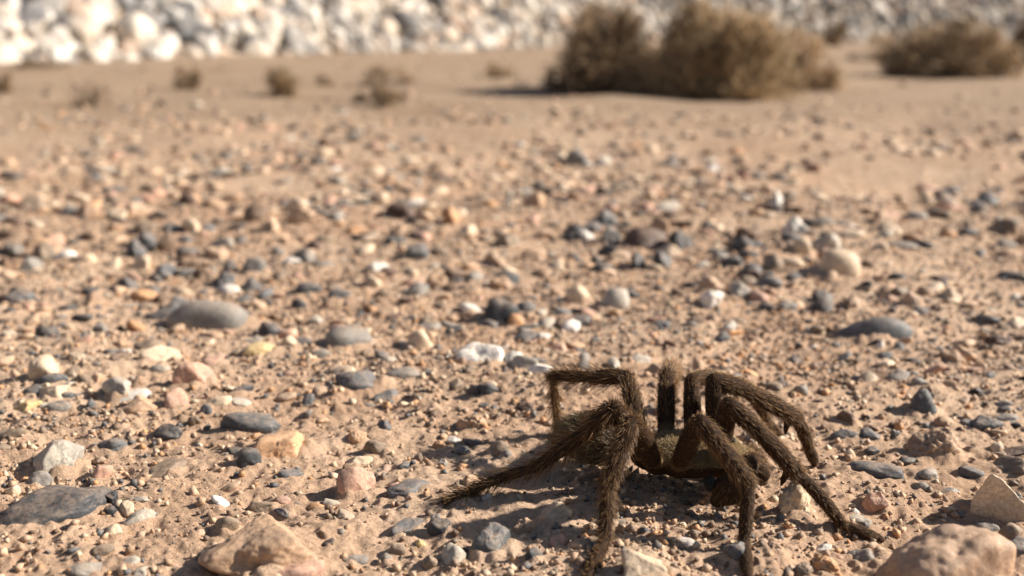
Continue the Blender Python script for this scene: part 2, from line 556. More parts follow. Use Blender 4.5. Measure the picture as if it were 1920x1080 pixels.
bush("grass_tuft", "brown tuft beside the bare bent tuft, alone on the sand", "tuft", 0, 172, 60, 50, 672, (0.29, 0.20, 0.12))
bush("grass_tuft", "low brown scrub along the foot of the pale stones", "tuft", 55, 128, 156, 29, 1120, (0.22, 0.16, 0.10))

# ------------------------------------------------------------------ pebbles copied from the photograph
DK, SL, GR, GB = (0.050, 0.056, 0.064), (0.098, 0.108, 0.118), (0.22, 0.21, 0.195), (0.22, 0.17, 0.125)
BR, TN, OR, PK = (0.17, 0.11, 0.072), (0.43, 0.285, 0.185), (0.50, 0.275, 0.135), (0.47, 0.29, 0.215)
CR, WH, YE, RB, PG = (0.60, 0.48, 0.35), (0.74, 0.71, 0.66), (0.56, 0.42, 0.21), (0.085, 0.052, 0.042), (0.40, 0.37, 0.32)
# shape: (mesh kind, breadth/length, height/length)
SH = {'p': ('p', 0.68, 0.34), 'f': ('p', 0.60, 0.17), 'r': ('p', 0.88, 0.68), 'a': ('a', 0.8, 0.58), 's': ('a', 0.52, 0.24), 'c': ('c', 0.8, 0.45), 'l': ('p', 0.36, 0.27), 'w': ('a', 0.7, 0.3), 'b': ('c', 0.85, 0.95), 'k': ('a', 0.8, 0.75)}
# u, v (photograph pixel of the stone's middle), length px, shape, turn, colour, label
HERO = [
 (98, 950, 235, 'f', 40, DK, "largest long dark grey slab pointed at one end, half sunk in sand"),
 (112, 858, 95, 'a', 20, PG, "pale lichen-grey lump with a deep shadowed side"),
 (214, 840, 58, 'p', 10, SL, "oval slate pebble beside the pale lichen-grey lump"),
 (314, 816, 60, 'p', -20, DK, "smooth egg-shaped dark slate pebble on bare sand"),
 (310, 872, 95, 'f', 48, GB, "flat brownish grey pebble lying flush in the sand"),
 (190, 888, 46, 'a', 50, PK, "angular pinkish stone with purple tinge next to small tan bits"),
 (75, 902, 46, 'r', 0, GR, "speckled grey round pebble above the long dark slab"),
 (26, 925, 26, 'r', 0, CR, "little cream pebble near the tip side of the long dark slab"),
 (60, 938, 46, 's', 25, GB, "thin brown chip between cream pebble and long dark slab"),
 (207, 940, 30, 'a', 10, DK, "shiny dark chip touching the cream bead"),
 (207, 957, 24, 'r', 10, DK, "round black pebble under the cream bead"),
 (238, 955, 28, 'r', 0, CR, "cream bead-like pebble with a dark hollow"),
 (256, 972, 76, 'l', 38, PG, "pale bone-like elongated stone"),
 (216, 1000, 32, 'r', 0, CR, "tan cube-like pebble propping the bone-like stone"),
 (194, 1027, 42, 'p', 30, GB, "brown oval pebble below the tan cube-like pebble"),
 (165, 1065, 78, 'f', 30, GR, "grey flat pebble half sunk below the tan cube-like pebble"),
 (240, 1052, 46, 'p', 30, PG, "light grey pebble beside the half sunk flat grey one"),
 (268, 1066, 40, 'p', 40, PG, "pale oval pebble second along from the half sunk flat grey one"),
 (20, 815, 58, 'p', 10, GB, "dark brown wedge pebble behind the pale lichen-grey lump"),
 (470, 796, 112, 'p', 12, SL, "large glossy slate pebble shaped like a loaf"),
 (468, 862, 48, 'k', 50, DK, "dark angular block leaning at the orange slab"),
 (505, 818, 48, 's', 40, DK, "dark slate chip between loaf-shaped pebble and orange slab"),
 (530, 838, 118, 'w', 50, (0.47, 0.285, 0.165), "orange tan slab with a steep shaded end"),
 (546, 887, 52, 'f', 35, SL, "grey oval pebble lying flat below the orange slab"),
 (668, 908, 74, 'k', 10, PK, "blocky white and pink stone with a shaded face"),
 (670, 862, 58, 's', 10, CR, "cream chip behind the blocky white and pink stone"),
 (655, 882, 34, 'c', 0, BR, "brown clod wedged behind the blocky white and pink stone"),
 (772, 910, 100, 'f', 42, SL, "flat speckled slate stone by the tip of the trailing leg"),
 (705, 838, 48, 'a', 20, GB, "brown angular stone on the dirt rise"),
 (668, 818, 40, 'c', 30, TN, "crumbly tan clod on the dirt rise"),
 (800, 868, 19, 'r', 0, OR, "tiny orange bead at the edge of the leg shadow"),
 (831, 871, 19, 'a', 0, PG, "tiny white cube at the edge of the leg shadow"),
 (785, 860, 17, 'r', 0, GB, "tiny brown bead in the leg shadow"),
 (758, 874, 34, 'p', 40, SL, "small blue grey pebble behind the flat speckled slate stone"),
 (667, 1047, 52, 'f', 30, GR, "grey oval pebble with a dusty top, alone in sand"),
 (722, 1042, 26, 'r', 0, GR, "small grey brown ball beside the dusty grey oval"),
 (746, 1030, 34, 'r', 0, GB, "brown grey ball, larger of two beside the dusty grey oval"),
 (851, 1038, 46, 'r', 60, PG, "smooth pale brown egg-shaped pebble with a worn top"),
 (806, 1056, 36, 'c', 0, GB, "brown lumpy pebble beside the pale egg-shaped one"),
 (785, 1019, 30, 'c', 0, YE, "small yellow crumbly pebble"),
 (764, 986, 78, 's', 40, SL, "dark slate splinter partly covered with sand"),
 (822, 991, 42, 'a', 0, DK, "black and white speckled stone beside the slate splinter"),
 (817, 968, 22, 'a', 30, GR, "small grey chip above the speckled stone"),
 (605, 1006, 26, 'r', 0, BR, "round reddish brown pebble with its own shadow"),
 (637, 995, 18, 'r', 0, GR, "tiny grey ball beside the round reddish brown pebble"),
 (592, 950, 38, 'p', -15, OR, "orange brown bean-shaped pebble"),
 (530, 938, 32, 'p', 20, PK, "pink bean-shaped pebble beside two greenish chips"),
 (552, 946, 30, 's', 30, GB, "brown chip beside the pink bean-shaped pebble"),
 (621, 944, 36, 'w', 10, PG, "greenish grey chip beside the orange brown bean"),
 (530, 962, 44, 'l', -35, SL, "slate stick-shaped pebble lying on the tan slab"),
 (487, 951, 56, 's', 10, GB, "dark brown flake on the tan slab's far edge"),
 (500, 1030, 250, 'w', 42, TN, "biggest tan slab with an orange face and dark sunk end"),
 (405, 1035, 95, 'w', 55, DK, "blackish slab buried against the biggest tan slab"),
 (545, 1072, 120, 'w', 30, PK, "pink red rock before the biggest tan slab"),
 (425, 985, 46, 'r', 10, GB, "brown grey pebble behind the blackish buried slab"),
 (927, 1022, 84, 'a', 35, SL, "triangular slate stone under the spider's leg shadow"),
 (1000, 1037, 36, 'a', 40, DK, "dark block touching the triangular slate stone"),
 (1003, 1003, 32, 's', 70, SL, "slate chip above the dark block"),
 (982, 986, 58, 'c', 20, TN, "tan clod behind the triangular slate stone"),
 (1045, 966, 58, 'a', 10, CR, "cream angular stone between the spider's two near legs"),
 (1088, 1020, 46, 'w', 20, TN, "tan flake beside the foot of the leg with bristles"),
 (1048, 1010, 40, 'c', 20, PK, "pinkish crumbly lump between slate chip and tan flake"),
 (1205, 1064, 100, 'a', 20, CR, "cream rock by the spider's feet, larger than the flat white pebble"),
 (1290, 1020, 42, 'f', -10, WH, "flat white pebble by the cream rock at the spider's feet"),
 (1162, 976, 30, 'f', 0, GR, "small grey flat pebble in the spider's shadow"),
 (882, 900, 38, 'a', 50, TN, "tan pointed stone above the trailing foot"),
 (914, 934, 22, 'a', 0, PG, "small white chip under the trailing leg"),
 (972, 932, 16, 'a', 0, CR, "smaller cream chip in the shadow behind the trailing leg"),
 (1490, 945, 68, 'b', 30, CR, "rough pitted cream rock beside the front leg"),
 (1637, 880, 110, 'f', -22, SL, "long flat slate pebble with white lichen scratches"),
 (1582, 815, 62, 'l', -5, SL, "thin slate pebble lying in line with another slate pebble"),
 (1632, 819, 42, 'p', -20, SL, "rounded slate pebble at the end of the thin slate pebble"),
 (1638, 805, 20, 'a', 0, BR, "tiny brown chip behind the rounded slate pebble"),
 (1633, 847, 32, 'p', 0, DK, "small dark oval pebble above the long flat slate pebble"),
 (1592, 852, 20, 'r', 0, CR, "cream bead on the sand beside the small dark oval"),
 (1685, 803, 19, 'r', 0, OR, "amber orange bead on a dark chip"),
 (1680, 813, 22, 'a', 0, SL, "dark chip below the amber orange bead"),
 (1748, 838, 110, 'c', 15, TN, "wide crumbly tan dirt clod with a straight broken side"),
 (1772, 793, 44, 'c', 0, TN, "small cracked tan clod beside flat slate pebbles"),
 (1765, 810, 36, 's', 0, SL, "dark chip in front of the small cracked tan clod"),
 (1850, 791, 64, 'p', 0, SL, "grey slate pebble with glinting top, largest of the row"),
 (1812, 794, 30, 'p', 0, SL, "dark pebble tucked beside the glinting slate pebble"),
 (1884, 780, 62, 'f', 15, GR, "flat grey pebble behind the glinting slate pebble"),
 (1880, 757, 40, 's', 0, GR, "grey chip farther behind the flat grey pebble"),
 (1822, 838, 34, 's', -10, GB, "brown chip between the wide clod and the brown slab"),
 (1868, 838, 26, 'r', 0, CR, "cream round pebble near the brown slab"),
 (1868, 856, 34, 'p', -10, GB, "brown grey pebble behind the brown slab"),
 (1900, 876, 84, 'w', -25, GB, "brown tilted slab with a long shadow past the blunt slate pebble"),
 (1900, 848, 60, 's', 0, RB, "thin dark red flake behind the brown tilted slab"),
 (1738, 892, 44, 'p', 0, GR, "grey rounded pebble with shadow beside it, on pale sand"),
 (1820, 886, 48, 'p', -20, SL, "slate pebble with a blunt shaded end, near the big cream rock"),
 (1728, 912, 32, 'p', -20, GR, "grey chip below the grey rounded pebble"),
 (1780, 920, 44, 's', 10, GR, "grey thin chip before the blunt slate pebble"),
 (1868, 935, 120, 'k', -35, CR, "big cream rock with a peaked top and dark shaded side"),
 (1640, 940, 54, 'a', 0, PK, "pale pink quartz lump with a rough top"),
 (1603, 955, 15, 'r', 0, WH, "tiny white bead beside the pale pink quartz lump"),
 (1611, 974, 46, 'f', -25, PG, "greenish flat pebble beside the front foot"),
 (1556, 982, 32, 'p', 20, BR, "brown pebble half hidden by the front leg's ankle"),
 (1780, 956, 36, 'w', 0, TN, "tan chip before the big cream rock"),
 (1806, 964, 30, 'p', 10, SL, "small blue slate pebble before the big cream rock"),
 (1850, 986, 50, 'p', 0, GR, "grey flat pebble before the big cream rock"),
 (1895, 996, 46, 'r', 0, GB, "grey brown ball behind the dark slate slab"),
 (1905, 1036, 95, 'w', -40, SL, "dark slate slab next to the huge tan rock"),
 (1765, 1078, 255, 'a', 10, (0.46, 0.31, 0.21), "huge tan rock, biggest of all, beside the front foot"),
 (1546, 1064, 66, 'c', -45, OR, "bright orange rock beside the huge tan rock"),
 (1506, 1072, 38, 'c', 0, GB, "brown clod before the bright orange rock"),
 (1614, 1042, 54, 'p', 0, GR, "grey round pebble behind the bright orange rock"),
 (1565, 1040, 32, 'p', 0, PK, "pinkish pebble beside the bright orange rock"),
 (1544, 1031, 40, 's', 15, WH, "whitish flake behind the bright orange rock"),
 (1452, 1026, 38, 'c', 0, TN, "tan clod between the two front feet"),
 (1385, 1040, 56, 'a', 10, SL, "slate rock under the front near foot"),
 (1462, 1006, 15, 'r', 0, SL, "black bead in the front leg's shadow"),
 (1640, 618, 150, 'l', 5, SL, "long slate bar with a dark end, beyond the spider"),
 (1875, 642, 60, 'c', 0, RB, "dark red brown lump on pale sand"),
 (1732, 755, 62, 'r', 40, SL, "domed slate pebble with dirt on one side"),
 (1500, 737, 30, 'r', 0, GR, "small grey ball beyond the raised front leg"),
 (1585, 782, 44, 'c', -30, BR, "brown clod near the thin slate pebble"),
 (1655, 668, 36, 'p', -20, SL, "slate pebble with a white bead behind it"),
 (1650, 647, 17, 'r', 0, WH, "white bead behind a slate pebble"),
 (1440, 532, 52, 'p', -10, SL, "blue slate pebble in the gravel towards the bushes"),
 (1565, 498, 85, 'a', 0, CR, "big pale cream rock with a dark shaded end in the gravel towards the bushes"),
 (1500, 462, 42, 'r', 0, CR, "cream block behind the big pale cream rock"),
 (1545, 418, 44, 'p', -20, PG, "pale grey pebble with a black shadow in the gravel towards the bushes"),
 (1684, 548, 34, 'a', 0, GB, "brown chip casting a pointed shadow in the gravel towards the bushes"),
 (1788, 712, 38, 's', 10, BR, "brown flake between dark lump and domed pebble"),
 (1725, 718, 36, 'p', 0, GR, "grey pebble right behind the domed slate pebble"),
 (1895, 690, 50, 's', 25, BR, "brown ridge-like flake past the dark red lump"),
 (1210, 452, 85, 'c', 0, RB, "dark brown lump in the gravel towards the bushes"),
 (1250, 390, 74, 's', 30, PG, "pale grey slab behind the dark brown lump"),
 (1082, 298, 52, 'a', 20, GR, "grey pointed stone with a black shadow on far sand"),
 (655, 632, 92, 'p', 15, GR, "smooth grey dome-shaped pebble"),
 (676, 718, 98, 'p', 18, SL, "long dark slate pebble below the grey dome"),
 (752, 696, 74, 'f', 15, GR, "light grey flat pebble next to the long dark slate pebble"),
 (722, 748, 70, 's', 45, SL, "slanting slate blade below the light grey flat pebble"),
 (600, 668, 40, 'p', 20, GR, "pale slate pebble under the grey dome"),
 (880, 578, 46, 'p', -20, WH, "brightest white pebble next to a dark slate block"),
 (938, 585, 72, 'r', 0, DK, "dark slate block next to the brightest white pebble"),
 (982, 578, 46, 'p', 0, SL, "grey blue pebble behind the dark slate block"),
 (966, 602, 28, 'r', 0, OR, "orange cube before the dark slate block"),
 (1025, 608, 42, 'p', 40, PG, "pale grey oval past the orange cube"),
 (800, 612, 56, 'f', 0, GR, "grey shell-shaped pebble above a cream block"),
 (792, 640, 58, 'a', 10, CR, "cream grey block below the shell-shaped pebble"),
 (900, 668, 90, 'w', 10, WH, "chalk white slab on the dirt rise"),
 (965, 672, 60, 'w', -10, WH, "second chalk white piece adjoining the chalk slab"),
 (985, 680, 62, 'p', -25, PG, "pale grey pebble lying on the chalk pieces"),
 (1015, 694, 50, 'w', 0, WH, "white crust patch beside the spider's raised leg"),
 (935, 652, 44, 'f', 0, GR, "grey flake behind the chalk slab"),
 (916, 732, 38, 'a', 0, DK, "black angular stone before the chalk pieces"),
 (893, 738, 30, 'r', 0, DK, "black ball beside the black angular stone"),
 (907, 762, 22, 'p', 0, SL, "tiny blue pebble under the black ball"),
 (985, 766, 36, 'c', -50, RB, "rust brown stone beside the raised rear leg"),
 (758, 758, 24, 'p', 20, CR, "cream bean on the dirt rise"),
 (725, 762, 17, 'r', 0, OR, "orange bead beside the cream bean"),
 (720, 800, 28, 'r', 0, SL, "small slate ball on the dirt rise"),
 (885, 792, 62, 'c', -20, TN, "rounded tan dirt clod behind the trailing leg"),
 (851, 828, 28, 'p', 0, WH, "small white pebble behind the leg shadow"),
 (823, 834, 28, 'c', 0, OR, "rust orange chip behind the leg shadow"),
 (935, 838, 40, 'r', 10, GB, "grey brown ball with pale lit side behind the leg shadow"),
 (950, 850, 24, 'r', 0, GR, "grey ball right by the trailing leg's hairs"),
 (390, 592, 150, 'p', 5, GR, "biggest grey stone, broad and low, in the middle gravel"),
 (310, 590, 70, 's', 20, SL, "dark slate wing beside the biggest grey stone"),
 (430, 545, 42, 'p', -10, WH, "white oval behind the biggest grey stone"),
 (362, 705, 78, 'a', 30, PK, "salmon pink rounded stone with a dark rim"),
 (400, 676, 50, 'w', 40, PK, "dull pink stone behind the salmon pink stone"),
 (455, 730, 46, 's', 40, DK, "dark slate flake beside the salmon pink stone"),
 (492, 655, 78, 'w', 20, YE, "yellow flat stone in the middle gravel"),
 (542, 640, 42, 'a', 0, CR, "cream block next to the yellow flat stone"),
 (505, 622, 46, 'a', 0, DK, "dark block behind the yellow flat stone"),
 (210, 662, 32, 'p', 30, SL, "small slate seed-shaped pebble"),
 (280, 648, 56, 'p', 30, GB, "brown domed pebble beside the cream stick"),
 (302, 668, 85, 'l', 40, CR, "cream stick-like stone beside the brown domed pebble"),
 (297, 692, 46, 'p', 10, PG, "blue white oval next to the salmon pink stone"),
 (85, 692, 56, 'r', 0, CR, "cream ball beside a long slate strip"),
 (95, 712, 66, 's', 12, SL, "long slate strip before the cream ball"),
 (160, 712, 36, 'p', 0, GB, "brown loaf pebble beside a tan upright chip"),
 (185, 706, 28, 'a', 70, TN, "tan upright chip beside the brown loaf pebble"),
 (222, 728, 56, 'a', -30, PG, "grey and orange wedge with a black shadow"),
 (250, 742, 66, 'f', 25, WH, "white oval streak pebble before the grey and orange wedge"),
 (265, 765, 90, 'w', 40, TN, "peach flat stone below the white oval streak"),
 (330, 752, 48, 'a', 50, PK, "pale pink upright stone with a shaded face"),
 (128, 742, 48, 's', 20, SL, "slate piece above two overlapping pebbles"),
 (55, 760, 50, 'w', 25, YE, "yellowish flat stone beside the pale sliver"),
 (92, 760, 36, 'l', 45, PG, "pale sliver leaning on a grey pebble"),
 (112, 764, 46, 'p', 10, GR, "grey pebble under the pale sliver"),
 (168, 760, 32, 'a', 20, SL, "slate cube pebble on sand"),
 (100, 735, 70, 'w', 10, CR, "peach slab between slate strip and slate piece"),
 (387, 766, 24, 'r', 0, SL, "small slate ball below pale flat stone"),
 (410, 752, 50, 'w', 20, CR, "pale yellow flat stone above the small slate ball"),
 (360, 427, 48, 'a', -60, CR, "bright cream upright stone with a black shadow in the gravel towards the bushes"),
 (352, 378, 34, 'r', 0, RB, "dark round stone behind the bright cream upright stone"),
 (120, 482, 50, 'p', 0, WH, "bright white flat stone touching a cream flat stone"),
 (160, 482, 60, 'w', 0, CR, "cream flat stone touching the bright white flat stone"),
 (20, 442, 55, 'p', 10, BR, "brown pebble alone behind the bright white flat stone"),
 (612, 272, 34, 'a', 0, BR, "dark upright stone on far sand"),
 (664, 258, 30, 'a', 0, GR, "grey stone beside the dark upright stone on far sand"),
 (1150, 560, 62, 'a', 0, PG, "pale grey block with dark base, middle gravel"),
 (1085, 552, 50, 'a', 0, CR, "cream block beside the pale grey block"),
 (1238, 606, 50, 's', 20, SL, "slate flake with a lit edge beyond the raised legs"),
 (750, 395, 62, 'c', 0, RB, "dark brown clump with a tan centre in the gravel towards the bushes"),
 (480, 500, 44, 'a', 0, GR, "grey pyramid stone in the gravel towards the bushes"),
 (640, 552, 50, 'p', 0, SL, "slate pebble lying above the grey dome pebble"),
 (560, 572, 30, 'r', 0, DK, "black ball, middle gravel"),
 (698, 530, 34, 'a', -20, CR, "cream chip, far from the white pebble, middle gravel"),
 (945, 522, 60, 'p', 0, SL, "low slate pebble, gravel behind the brightest white pebble"),
 (1390, 465, 50, 'a', 0, DK, "black pointed stone in the gravel towards the bushes"),
 (1690, 458, 64, 'f', 0, GR, "grey flat pebble with a dark pebble against it"),
 (1730, 462, 50, 'p', 0, DK, "dark pebble against the grey flat pebble"),
 (1850, 375, 44, 'a', 0, SL, "slate stone in the gravel before the wide low bush"),
 (1670, 262, 30, 'p', 0, CR, "cream bead with a shadow, sand near the bushes"),
 (1215, 282, 40, 'p', 0, CR, "cream stone on the sand near the bushes"),
]
foot = []          # footprints (x, y, r) of placed stones


def put_stone(name, p, L, B, H, yaw, color, me, sink=0.35, tilt=(0, 0)):
    o = link(name, me)
    c = H / (1 + (1 - 2 * sink))          # half height so that the visible part is H
    c = H / (2 - 2 * sink)
    o.location = (p[0], p[1], p[2] + H - c)
    o.scale = (L / 2, B / 2, c)
    o.rotation_euler = (tilt[0], tilt[1], yaw)
    o.color = (*color, 1)
    return o


for i, (u, v, L, sh, rot, colr, lab) in enumerate(HERO):
    mk, kb, kh = SH[sh]
    kb *= R.uniform(0.9, 1.1); kh *= R.uniform(0.88, 1.1)
    g = G(u, v + 0.30 * L * kh)
    s = px_size(g)
    Lm = L * s
    z = float(ground_z(np.array([g[0]]), np.array([g[1]]), False)[0])
    sub = 6 if L > 180 else (5 if L > 52 and v > 640 else (4 if v > 640 else 3))
    vv_, ff_ = stone_verts(sub, mk, 3000 + i)
    me = mesh_np("pebble", vv_, ff_)
    me.materials.append(M_STONE)
    sink = 0.52 if sh in 'fwslc' else 0.42
    o = put_stone("rock" if L > 110 else "pebble", (g[0], g[1], z), Lm, Lm * kb, Lm * kh, math.radians(rot), np.array(colr) * R.uniform(0.9, 1.12), me, sink, (R.normal(0, 0.1), R.normal(0, 0.1)))
    tag(o, lab, "rock" if L > 110 else "pebble")
    foot.append((g[0], g[1], Lm * (0.5 + kb) / 3.0, Lm * kh))
    MOUNDS.append((g[0], g[1], Lm / 2, Lm * kb / 2, Lm * kh, math.radians(rot)))
hero_foot = np.array(foot)
# dirt heaped against the bedded stones, worked into the ground sheet
gco = np.empty(len(ground.data.vertices) * 3, np.float32)
ground.data.vertices.foreach_get("co", gco); gco = gco.reshape(-1, 3)
gx, gy = gco[:, 0].astype(float), gco[:, 1].astype(float)
add = np.zeros(len(gx))
for (mx, my, ma, mb, mh, mr) in MOUNDS:
    near_ = np.flatnonzero((np.abs(gx - mx) < ma * 2.2) & (np.abs(gy - my) < ma * 2.2))
    if not len(near_): continue
    dx, dy = gx[near_] - mx, gy[near_] - my
    e = np.hypot((dx * math.cos(mr) + dy * math.sin(mr)) / ma, (-dx * math.sin(mr) + dy * math.cos(mr)) / mb)
    lump = 0.55 + 1.3 * noise2(gx[near_] / (ma * 0.7) + 5, gy[near_] / (ma * 0.7), 31)
    add[near_] = np.maximum(add[near_], np.clip(lump, 0.05, 1.2) * min(mh * 0.34, 0.0022) * np.exp(-np.clip(e - 0.85, 0, 9) ** 2 / 0.16))
gco[:, 2] += add
ground.data.vertices.foreach_set("co", gco.ravel())
ground.data.update()

# ------------------------------------------------------------------ loose gravel
PAL = [(DK, 3.0), (SL, 4.2), (GR, 2.6), (GB, 3.4), (BR, 3.0), (TN, 4.0), (OR, 0.7), (PK, 1.8), (CR, 2.4), (WH, 0.4), (PG, 1.8), (RB, 1.3), (SOIL, 4.5)]
NAMES = ["blackish", "slate grey", "mid grey", "grey brown", "brown", "tan", "orange tan", "pinkish", "cream", "white", "pale grey", "dark red brown", "sand-coloured"]
PALC = np.array([p[0] for p in PAL]); PALW = np.array([p[1] for p in PAL]); PALW = PALW / PALW.sum()


def scatter(n, rmin, rmax, ang=34, bias=1.0):
    """points in the wedge the camera overlooks, uniform per ground area times r**-bias"""
    t = R.random(n)
    e = 2 - bias
    r = (rmin ** e + t * (rmax ** e - rmin ** e)) ** (1 / e)
    a = np.radians(R.uniform(-ang, ang, n))
    return r * np.sin(a), r * np.cos(a)


def reject(x, y, rad, tree, k=0.9):
    keep = np.ones(len(x), bool)
    for (fx, fy, fr, fh) in tree:
        keep &= (x - fx) ** 2 + (y - fy) ** 2 > (k * fr + 0.5 * rad) ** 2
    return keep


x, y = scatter(34000, 0.15, 2.2, 34, 0.75)
dd = np.hypot(x, y)
rad = 0.0007 + (0.0013 + 0.0038 * np.clip((dd - 0.22) / 0.25, 0, 1)) * R.random(len(x)) ** 2.6 + 0.0005 * np.clip((dd - 0.3) / 0.4, 0, 1)
# patchy: thicker in the middle distance and to the left, thin near the bush and round the spider
dens = 0.55 + 1.1 * noise2(x / 0.07, y / 0.07, 77)
dd = np.hypot(x, y)
dens = dens + 0.30 * np.exp(-((dd - 0.40) / 0.2) ** 2) - 0.12 * (x > 0.1 * dd)
dens = dens * np.clip((1.7 - dd) / 1.1, 0.05, 1) ** 1.7 * np.clip((dd - 0.18) / 0.13, 0.18, 1.0)
spx, spy = 0.035, 0.198
dens = dens * np.where(((x - spx) / 0.055) ** 2 + ((y - spy) / 0.04) ** 2 < 1, 0.5, 1)
keep = R.random(len(x)) < dens
keep &= reject(x, y, rad, foot)
x, y, rad = x[keep], y[keep], rad[keep]
# big ones first, drop overlaps
od = np.argsort(-rad); x, y, rad = x[od], y[od], rad[od]
cells = {}; ok = np.zeros(len(x), bool); cs = 0.012
for i in range(len(x)):
    cx, cy = int(x[i] // cs), int(y[i] // cs)
    hit = False
    for ax in (-1, 0, 1):
        for ay in (-1, 0, 1):
            for q in cells.get((cx + ax, cy + ay), ()):
                if (x[i] - x[q]) ** 2 + (y[i] - y[q]) ** 2 < (0.75 * (rad[i] + rad[q])) ** 2:
                    hit = True
    if not hit:
        ok[i] = True; cells.setdefault((cx, cy), []).append(i)
x, y, rad = x[ok], y[ok], rad[ok]
z = ground_z(x, y, False)
uu, vv, zc = project(x, y, z)
inpic = (uu > 0) & (uu < 1920) & (vv > 60) & (vv < 1085)
score = np.where(inpic, rad / zc, 0)
order = np.argsort(-score)
ci = R.choice(len(PALC), len(x), p=PALW)
swap = R.random(len(x)) < 0.55 * np.clip((np.hypot(x, y) - 0.45) / 0.4, 0, 1)      # paler, sandier stones farther out
ci = np.where(swap, R.choice([3, 5, 7, 8, 12, 12], len(x)), ci)
NLOOSE = 300 - len(HERO)
pp = []
for k in range(14):
    v, f = stone_verts(4, 'acpaccp'[k % 7], 7000 + k)
    pp.append(mesh_np("pebble", v, f)); pp[-1].materials.append(M_STONE)
for i in order[:max(0, NLOOSE)]:
    L = rad[i] * 2.3; kb = R.uniform(0.6, 0.95); kh = R.uniform(0.28, 0.55)
    o = put_stone("pebble", (x[i], y[i], z[i]), L, L * kb, L * kh, R.uniform(0, 6.28), PALC[ci[i]] * R.uniform(0.85, 1.15), pp[int(R.integers(14))], 0.45, (R.normal(0, .15), R.normal(0, .15)))
    nm = NAMES[ci[i]]
    tag(o, f"small plain {nm} pebble scattered loose among the fine gravel", "pebble", f"small {nm} pebbles in the gravel")
rest = order[max(0, NLOOSE):]
xr, yr, rr_, zr = x[rest], y[rest], rad[rest], z[rest]
near = (np.hypot(xr, yr) < 0.36) & (rr_ > 0.0013)
for sel, sub, sd in ((near, 3, 8100), (~near, 2, 8200)):
    n = int(sel.sum())
    kh = R.uniform(0.3, 0.62, n)
    asp = np.stack([np.full(n, 1.15), R.uniform(0.6, 1.0, n), kh], -1)
    ps = np.stack([xr[sel], yr[sel], zr[sel] + rr_[sel] * kh * 0.22], -1)
    cl = PALC[ci[rest][sel]] * R.uniform(0.82, 1.18, (n, 1))
    scatter_mesh("gravel", ps, rr_[sel], asp, cl, sub, 'acca', sd, M_GRAVEL, None, 0.25)
    o = bpy.context.scene.objects[-1]
for o in COL.objects:
    if o.name.startswith("gravel"):
        tag(o, "small mixed stones bedded in the near dirt" if o.name == "gravel" else "small mixed stones covering the farther dirt", "gravel", kind="stuff")

# thin litter of stones on the far sand
x, y = scatter(2600, 1.0, 5.0, 34, 1.0)
keep = R.random(len(x)) < 0.35 + 1.4 * noise2(x / 0.3, y / 0.3, 79)
x, y = x[keep], y[keep]; n = len(x)
rad = 0.002 + 0.007 * R.random(n) ** 3
kh = R.uniform(0.35, 0.7, n)
lc = np.array([GB, BR, TN, GR, CR, SOIL, TN])
o = scatter_mesh("gravel", np.stack([x, y, ground_z(x, y) + rad * kh * 0.25], -1), rad, np.stack([np.full(n, 1.1), R.uniform(.6, 1, n), kh], -1), lc[R.integers(0, len(lc), n)] * R.uniform(0.8, 1.1, (n, 1)), 2, 'acca', 8250, M_GRAVEL, None, 0.3)
tag(o, "sparse small stones on the sand around the bushes", "gravel", kind="stuff")

# grit: crumbs of dirt and coarse sand
x, y = scatter(90000, 0.14, 0.6, 33, 1.25)
rad = 0.00018 + 0.00095 * R.random(len(x)) ** 5 + 0.0004 * np.clip(np.hypot(x, y) - 0.25, 0, 0.4)
keep = R.random(len(x)) < 0.6 + 1.0 * noise2(x / 0.03, y / 0.03, 78)
keep &= reject(x, y, rad, foot, 0.75)
x, y, rad = x[keep], y[keep], rad[keep]
z = ground_z(x, y)
n = len(x)
gc = np.array([SOIL, SOIL, SOIL, TN, CR, GB, SL, BR, OR])
cl = gc[R.integers(0, len(gc), n)] * R.uniform(0.8, 1.15, (n, 1))
o = scatter_mesh("grit", np.stack([x, y, z + rad * 0.3], -1), rad, np.stack([R.uniform(1.0, 1.4, n), R.uniform(.8, 1.2, n), R.uniform(.6, 1.1, n)], -1), cl, 0, 'ca', 8300, M_GRAVEL, None, 0.6)
tag(o, "coarse sand and dirt crumbs around the stones", "grit", kind="stuff")

# ------------------------------------------------------------------ the tarantula
MM = 0.001


def foot_pt(u, v, lift=0.0006):
    g = G(u, v); g[2] += lift
    return g


